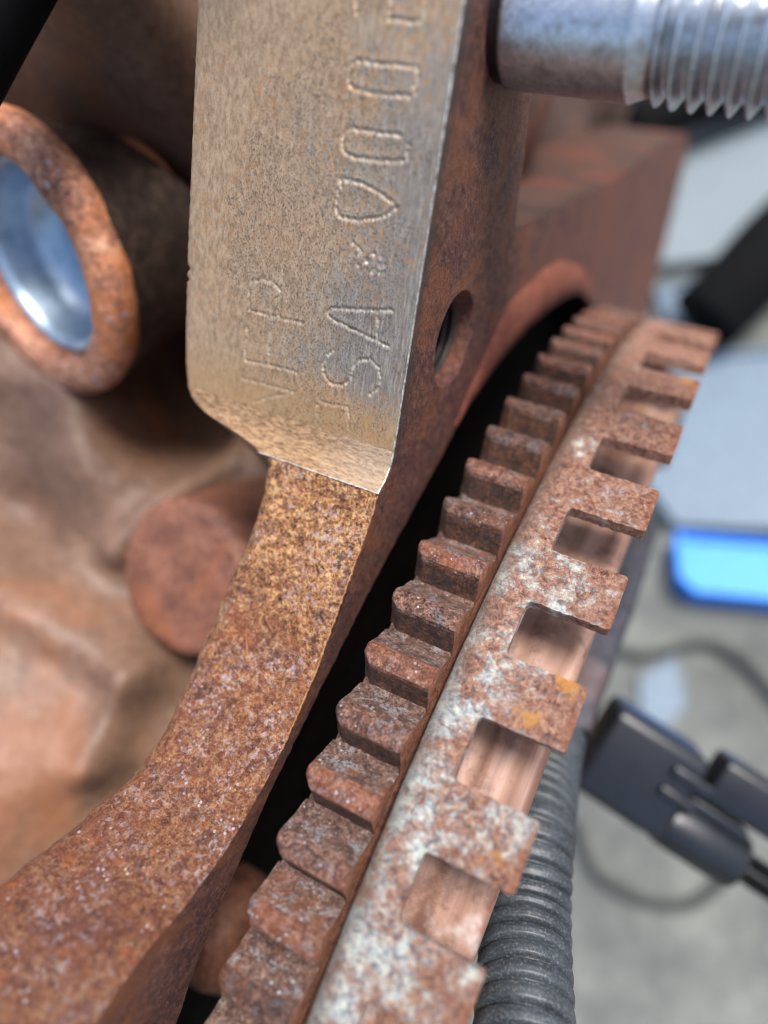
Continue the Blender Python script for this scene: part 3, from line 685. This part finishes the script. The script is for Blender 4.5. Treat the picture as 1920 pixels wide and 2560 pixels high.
def tooth(k):
    tb = TH0-k*PIT
    # profile from back foot over the tip to front foot: (kind, dtheta, r)
    prof = [('b', 0.0240, 155.3), ('b', 0.0205, 155.9), ('b', 0.0155, 156.7), ('b', 0.0105, 157.7), ('b', 0.0058, 158.8), ('b', 0.0018, 159.75), ('b', -0.0010, RT-0.05), ('m', -0.005, RT+0.08),
            ('m', -0.010, RT+0.15), ('f', -0.0155, RT+0.08), ('f', -0.0181, RT-0.08), ('f', -0.0196, 159.6), ('f', -0.0222, 158.6), ('f', -0.0245, 157.5), ('f', -0.0266, 156.6), ('f', -0.0290, 155.9), ('f', -0.0315, 155.2)]
    wob = random.uniform(-0.0006, 0.0006); wear = random.uniform(0.0, 0.35)
    xs = list(np.linspace(0, 1.6, 7))+list(np.linspace(2.0, GW+0.05, 26))
    v = []
    for x in xs:
        c = max(0, 1-x/1.5)                       # lead-in chamfer on the front left
        ce = max(0, 1-x/0.35)*0.3+max(0, 1-(GW+0.05-x)/0.35)*0.22
        for (kd, dt, r) in prof:
            if kd == 'f': dt = dt+0.0088*c
            if kd == 'm': dt = dt+0.0035*c
            r2 = r-(ce if r > 157 else 0)-wear*max(0, (r-159)/2)*abs(n3(x, k, 0, 0.3))
            t = tb+dt+wob
            q = (x, r2*math.sin(t), r2*math.cos(t)); h = 0.16*fbm(q, 0.8, 3)+0.05*fbm(q, 3.5, 2)
            v.append((x+0.05*n3(*q, 1.5), (r2+h)*math.sin(t), (r2+h)*math.cos(t)))
    n = len(prof); f = grid_faces(len(xs), n)
    f.append(tuple(range(n))); f.append(tuple(range((len(xs)-1)*n, len(xs)*n))[::-1])
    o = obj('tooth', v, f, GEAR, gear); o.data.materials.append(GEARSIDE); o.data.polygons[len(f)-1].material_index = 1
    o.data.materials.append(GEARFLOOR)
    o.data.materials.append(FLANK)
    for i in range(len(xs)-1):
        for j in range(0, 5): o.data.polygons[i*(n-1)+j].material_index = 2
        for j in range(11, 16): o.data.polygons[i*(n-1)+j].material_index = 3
    fix_normals(o); sharp(o, 48); return o
for k in range(10, -18, -1): tooth(k)

tone = ring('tone_ring', [(11.75, 140), (11.75, 152), (11.75, 157.0), (11.9, 158.3), (12.3, 159.2), (12.9, 159.75), (13.7, 160.0), (15, 160.08), (16.3, 160.08), (17.0, 160.1), (17.7, 160.1), (17.9, 160.1), (17.9, 158.0), (13.6, 157.8)],
            ZINC, wheel, 0.0025, 0.05, 0.7)
sharp(tone, 40)
tag(tone, 'rust-flecked galvanised tone ring')
TT0 = 0.44293; TP = 0.10913; TW = 0.0551; XR, XT = 17.9, 29.3
def tab(k):
    t1 = TT0-k*TP; t0 = t1-TW; tc = (t0+t1)/2
    nx, nt = 40, 26; v = []; bend = random.uniform(-0.25, 0.15)
    xs = XR-0.02+(XT-XR)*np.linspace(0, 1, nx)
    def row(x, r, inset):
        e = XT-x; hw = TW/2*160
        if e < 0.5: hw -= 0.5-math.sqrt(max(0, 0.25-(0.5-e)**2))
        i = x-XR
        if i < 0.7: hw += 0.7-math.sqrt(max(0, 0.49-(0.7-i)**2))
        hw -= inset; out = []
        for j in np.linspace(-1, 1, nt):
            w = hw*j; q = (x, 160*math.sin(tc)+w, k*11.0)
            rag = 0.16*fbm((x, k*9+j*0.01+(5 if j > 0 else 0), 0), 1.1, 3)*abs(j)**6
            ed = 0.10*max(0, abs(j)-0.93)/0.07+0.10*max(0, 1-e/0.35)
            h = 0.07*fbm(q, 0.9, 3)+0.03*fbm(q, 3.2, 2)-ed+bend*(i/11.4)**2
            t = tc+(w+rag)/160
            out.append((x+0.10*fbm((0, w+k*17, 3), 1.0, 3)*max(0, 1-e/1.5), (r+h)*math.sin(t), (r+h)*math.cos(t)))
        return out
    top = [row(x, 160.1, 0) for x in xs]; bot = [row(x, 158.1, 0.0) for x in xs]
    for r_ in top: v += r_
    for r_ in bot: v += r_
    f = grid_faces(nx, nt)+grid_faces(nx, nt, flip=True, base=nx*nt); b = nx*nt
    for i in range(nx-1):
        f.append((i*nt, (i+1)*nt, b+(i+1)*nt, b+i*nt)); f.append((i*nt+nt-1, b+i*nt+nt-1, b+(i+1)*nt+nt-1, (i+1)*nt+nt-1))
    for j in range(nt-1):
        a = (nx-1)*nt+j; f.append((a, a+1, b+a+1, b+a))
    o = obj('tab', v, f, ZINC, tone); fix_normals(o); sharp(o, 50); return o
for k in range(7, -7, -1): tab(k)
drum = ring('drum', [(13.2, 25), (13.2, 147.2)]+[(x, 147.5+0.15*math.sin(x*1.3)) for x in np.linspace(13.5, 26.4, 30)]+[(26.8, 147.3), (27.2, 146.6), (27.2, 141.5), (26.5, 141.2), (14, 141)], DRUM, wheel, 0.01)
sharp(drum, 35)
tag(drum, 'coppery machined drum seen through the slots')
rim = ring('shade_rim', [(24, 106), (28, 107), (30.5, 107), (31.6, 106), (32, 104), (32, 96), (30, 93)], DARKMETAL, wheel, 0.01, 0.6, 0.06, 0.2, 1.5)  # rim added to stand in for the shaded area behind the tabs
tag(rim, 'added dark rim standing in for the shade behind the tabs')

# ------------------------------------------------------------------ threaded stud
def build_stud():
    cy, cz, R0 = 87.6, 196.6, 8.05; pitch = 2.22; v = []; n = 128
    xs = np.concatenate([np.linspace(XF-2, XF+1.3, 8), np.linspace(XF+1.6, 9.8, 34), np.linspace(10, 13, 22), np.arange(13.1, 42, 0.13)])
    for x in xs:
        for a in np.linspace(0, 2*math.pi, n, endpoint=False):
            if x < XF+1.35: r = R0-0.35-0.25*math.cos((x-XF)*1.2)
            elif x < 9.8: r = R0-0.03*math.exp(-(x-XF-1.6)/0.3)
            else:
                ph = ((x-a/(2*math.pi)*pitch)/pitch) % 1.0
                tri = 1-abs(2*ph-1); tri = min(1, max(0, (tri-0.08)/0.80))
                rt = 6.55+1.75*tri
                base = R0+0.10*math.exp(-((x-10.3)/0.5)**2)-0.75*min(1, max(0, (x-10.6)/1.8))
                f = min(1, max(0, (x-12.0-a/(2*math.pi)*1.2)/1.2)); r = base*(1-f)+rt*f
                if x > 39.5: r = min(r, 8.2-(x-39.5)*0.9)
            q = (x, cy+r*math.cos(a), cz+r*math.sin(a)); r += 0.03*fbm(q, 0.9, 3)+0.012*n3(*q, 4)
            v.append((x, cy+r*math.cos(a), cz+r*math.sin(a)))
    f = grid_faces(len(xs), n, close_c=True); f.append(tuple(range((len(xs)-1)*n, len(xs)*n)))
    o = obj('threaded_stud', v, f, STUD); fix_normals(o); return o
tag(build_stud(), 'silver grey threaded stud screwed into the flange at the top', 'stud')

# ------------------------------------------------------------------ corrugated conduit
def spline(P, n):
    P = [np.array(p, float) for p in P]; P = [2*P[0]-P[1]]+P+[2*P[-1]-P[-2]]; out = []
    for i in range(1, len(P)-2):
        for t in np.linspace(0, 1, n, endpoint=False):
            a, b, c, d = P[i-1:i+3]
            out.append(0.5*((2*b)+(c-a)*t+(2*a-5*b+4*c-d)*t*t+(3*b-a-3*c+d)*t**3))
    out.append(P[-2]); return np.array(out)
def tube(name, pts, rad, m, parent=None, n=28, step=None):
    pts = np.array(pts)
    if step:
        L = np.concatenate([[0], np.cumsum(np.linalg.norm(pts[1:]-pts[:-1], axis=1))]); s = np.arange(0, L[-1], step)
        pts = np.stack([np.interp(s, L, pts[:, k]) for k in range(3)], 1)
    else: s = np.arange(len(pts))
    v = []; up = np.array([1.0, 0.2, 0.1]); frames = []
    T = np.gradient(pts, axis=0); T /= np.linalg.norm(T, axis=1)[:, None]
    u = np.cross(T[0], up); u /= np.linalg.norm(u)
    for i, p in enumerate(pts):
        u = u-T[i]*(u@T[i]); u /= np.linalg.norm(u); w = np.cross(T[i], u); frames.append((p, u.copy(), w))
        r = rad(s[i]) if callable(rad) else rad
        for a in np.linspace(0, 2*math.pi, n, endpoint=False): v.append(tuple(p+(u*math.cos(a)+w*math.sin(a))*r))
    f = grid_faces(len(pts), n, close_c=True); f.append(tuple(range(n))[::-1]); f.append(tuple(range((len(pts)-1)*n, len(pts)*n)))
    o = obj(name, v, f, m, parent); fix_normals(o); return o, frames
CD = [at(1300, 3100, 80), at(1304, 2800, 87), at(1310, 2560, 95.5), at(1314, 2303, 108), at(1332, 2083, 118), at(1362, 1909, 136), at(1390, 1790, 150), at(1425, 1690, 172), at(1470, 1600, 205)]
def crad(s):
    ph = (s/2.75) % 1.0
    return 6.85-1.35*math.exp(-((ph-0.5)/0.11)**2)+0.10*math.exp(-((ph-0.0)/0.12)**2)+0.10*math.exp(-((ph-1.0)/0.12)**2)
cond = empty('corrugated_conduit', CD[2])
tag(cond, 'dusty black corrugated cable conduit beside the tone ring tabs', 'conduit')
co, frames = tube('sleeve', spline(CD, 30), crad, CONDUIT, cond, 64, 0.2)
sv = []
for i, (p, u, w) in enumerate(frames):
    s = i*0.2; r = crad(s)+0.05; tc = CAM-p; tc = tc/np.linalg.norm(tc); base = math.atan2(tc@w, tc@u)+0.42
    for da in (-0.035, 0, 0.035):
        a = base+da; sv.append(tuple(p+(u*math.cos(a)+w*math.sin(a))*(r+(0.08 if da == 0 else -0.12))))
fix_normals(obj('split_seam', sv, grid_faces(len(frames), 3), CONDUIT, cond))

# ------------------------------------------------------------------ connector
def rbox(name, c, ax, size, rad, m, parent, seg=3):
    """bevelled box, ax = 3 unit axes"""
    bm = bmesh.new(); bmesh.ops.create_cube(bm, size=1.0)
    for vv in bm.verts: vv.co = Vector((vv.co.x*size[0], vv.co.y*size[1], vv.co.z*size[2]))
    bmesh.ops.bevel(bm, geom=list(bm.edges), offset=rad, segments=seg, profile=0.5, affect='EDGES')
    A = np.array(ax); V = [tuple(np.array(c)+A[0]*q.co.x+A[1]*q.co.y+A[2]*q.co.z) for q in bm.verts]
    bm.verts.index_update(); F = [tuple(q.index for q in f.verts) for f in bm.faces]; bm.free()
    return obj(name, V, F, m, parent)
cdir = RGT*0.83+DWN*0.52-FWD*0.16; cdir /= np.linalg.norm(cdir)
cside = RGT*-0.5+DWN*0.85+FWD*0.12; cside -= cdir*(cside@cdir); cside /= np.linalg.norm(cside); cn = np.cross(cdir, cside)
if cn@FWD > 0: cn = -cn
AX = (cdir, cside, cn)
conn = empty('cable_connector', at(1600, 1950, 165))
tag(conn, 'black plastic cable connector with latch, blurred, to the right of the conduit', 'connector')
cc = at(1590, 1935, 164)
def cpt(a, b, c): return cc+cdir*a+cside*b+cn*c
rbox('housing', cpt(0, -1, -4), AX, (24, 22, 15), 2.4, BLACKP, conn, 4)
rbox('housing_skirt', cpt(-1, 9.2, -8), AX, (22, 6, 10), 1.2, BLACKP, conn)
lathe('cable_sleeve', cpt(12, 5.5, -4.0), cdir, [(-2, 6.2), (0.6, 6.8), (1.2, 6.9), (17.5, 6.6), (18.3, 6.1), (18.6, 4)], BLACKP, conn, 48)
rbox('latch_body', cpt(25, -9.5, -3), AX, (22, 11, 10), 1.6, BLACKP, conn)
rbox('latch_arm', cpt(9.5, -6.5, 3.6), AX, (10, 3.0, 2.2), 0.8, BLACKP, conn)
rbox('latch_arm', cpt(9.0, -1.2, 3.6), AX, (9, 2.6, 2.2), 0.8, BLACKP, conn)
rbox('latch_bridge', cpt(19, -1.6, -3.0), AX, (16, 3.0, 7), 0.9, BLACKP, conn)
for q in (3.2, 7.0):
    tube('wire', spline([cpt(28, q, -4), cpt(36, q+0.5, -4.5), cpt(46, q+1.2, -7), cpt(60, q+5, -14)], 14), 1.7, RUBBER, conn, 16)

# ------------------------------------------------------------------ things lying on the floor far below, out of focus
def floor_pt(a, b, z=-220):
    d = RGT*(a-960)/1752.8+DWN*(b-1280)/1752.8+FWD; t = (z-CAM[2])/d[2]; return CAM+d*t
def prism(name, pts, z0, z1, rim, m, parent=None):
    """shallow tray: outline, raised rim and sunk top"""
    P = np.array([q[:2] for q in pts]); c = P.mean(0); v = []; n = len(P)
    for (k, z) in ((1.0, z0), (1.0, z1), (1-rim, z1), (1-rim*1.15, z1-(z1-z0)*0.25)):
        for q in P: v.append((*(c+(q-c)*k), z))
    f = grid_faces(4, n, close_c=True); f.append(tuple(range(3*n, 4*n))); f.append(tuple(range(n))[::-1])
    o = obj(name, v, f, m, parent, smooth=False); fix_normals(o); return o
Z1 = -196
o = prism('storage_tray', [floor_pt(a, b, Z1) for a, b in ((1690, 1330), (2150, 1370), (2150, 1530), (1960, 1500), (1740, 1478), (1700, 1440))], -219.5, Z1, 0.06, BLUE)
tag(o, 'bright blue plastic tray lying on the floor, strongly blurred', 'tray')
o = prism('plastic_panel', [floor_pt(a, b, -206) for a, b in ((1640, 960), (1760, 880), (2100, 860), (2100, 1330), (1690, 1310), (1610, 1200))], -219.6, -206, 0.05, PALE)
tag(o, 'pale grey-blue plastic panel lying on the floor beyond the blue tray', 'panel')
o = prism('metal_sheet', [floor_pt(a, b, -208) for a, b in ((1690, 400), (1960, 290), (2100, 250), (2080, 520), (1800, 640), (1650, 660))], -219.7, -208, 0.05, GREYP)
tag(o, 'grey metal sheet on the floor in the blurred upper right', 'sheet')
o = prism('highlight_slab', [floor_pt(a, b, -210) for a, b in ((1635, 720), (1740, 690), (1790, 800), (1680, 830))], -219.7, -210, 0.08, PALE)  # slab added where only a pale highlight lies
tag(o, 'small pale slab added in place of a highlight above the topmost tabs', 'highlight slab')
hose1, _ = tube('black_tube', spline([floor_pt(1560, 330, -170), floor_pt(1700, 250, -175), floor_pt(1850, 205, -180), floor_pt(2100, 120, -180)], 12), 24, RUBBER, None, 32)
tag(hose1, 'thick black rubber hose crossing below the stud in the upper right', 'hose')
hose2, _ = tube('black_tube', spline([floor_pt(1760, 800, -190), floor_pt(1860, 700, -180), floor_pt(1960, 590, -175), floor_pt(2150, 420, -175)], 12), 27, RUBBER, None, 32)
tag(hose2, 'thick black rubber hose at the right edge above the pale panel', 'hose')
o = lathe('bottle_cap', floor_pt(1826, 850, -200), (0, 0, 1), [(-20, 8), (-2, 8), (0, 7), (0.3, 0.1)], TEAL, None, 32)
tag(o, 'small teal plastic cap at the end of the black hose', 'cap')
cab, _ = tube('floor_cable', spline([floor_pt(a, b, -214) for a, b in ((1380, 1500), (1480, 1580), (1600, 1640), (1740, 1610), (1840, 1640), (1930, 1730), (2050, 1900))], 14), 2.6, CABLE, None, 20)
tag(cab, 'dark cable curving over the floor above the connector', 'cable')
cab2, _ = tube('floor_cable', spline([floor_pt(a, b, -214) for a, b in ((1440, 2050), (1480, 2170), (1580, 2240), (1700, 2265), (1790, 2220), (1860, 2120))], 14), 2.6, CABLE, None, 20)
tag(cab2, 'dark cable curving over the floor below the connector', 'cable')
o = prism('gasket_scrap', [floor_pt(a, b, -216) for a, b in ((1600, 1690), (1690, 1640), (1720, 1760), (1660, 1830), (1600, 1800))], -219.7, -216, 0.1, PALE)
tag(o, 'pale scrap on the floor just above the connector', 'scrap')
gap_tube, _ = tube('black_tube', spline([at(-230, 330, 100), at(-72, 30, 100), at(100, -280, 100), at(200, -450, 105)], 12), 8.0, RUBBER, None, 32)  # tube added to stand in for the dark gap at the corner
tag(gap_tube, 'black tube added in place of the dark gap in the upper left corner', 'hose')
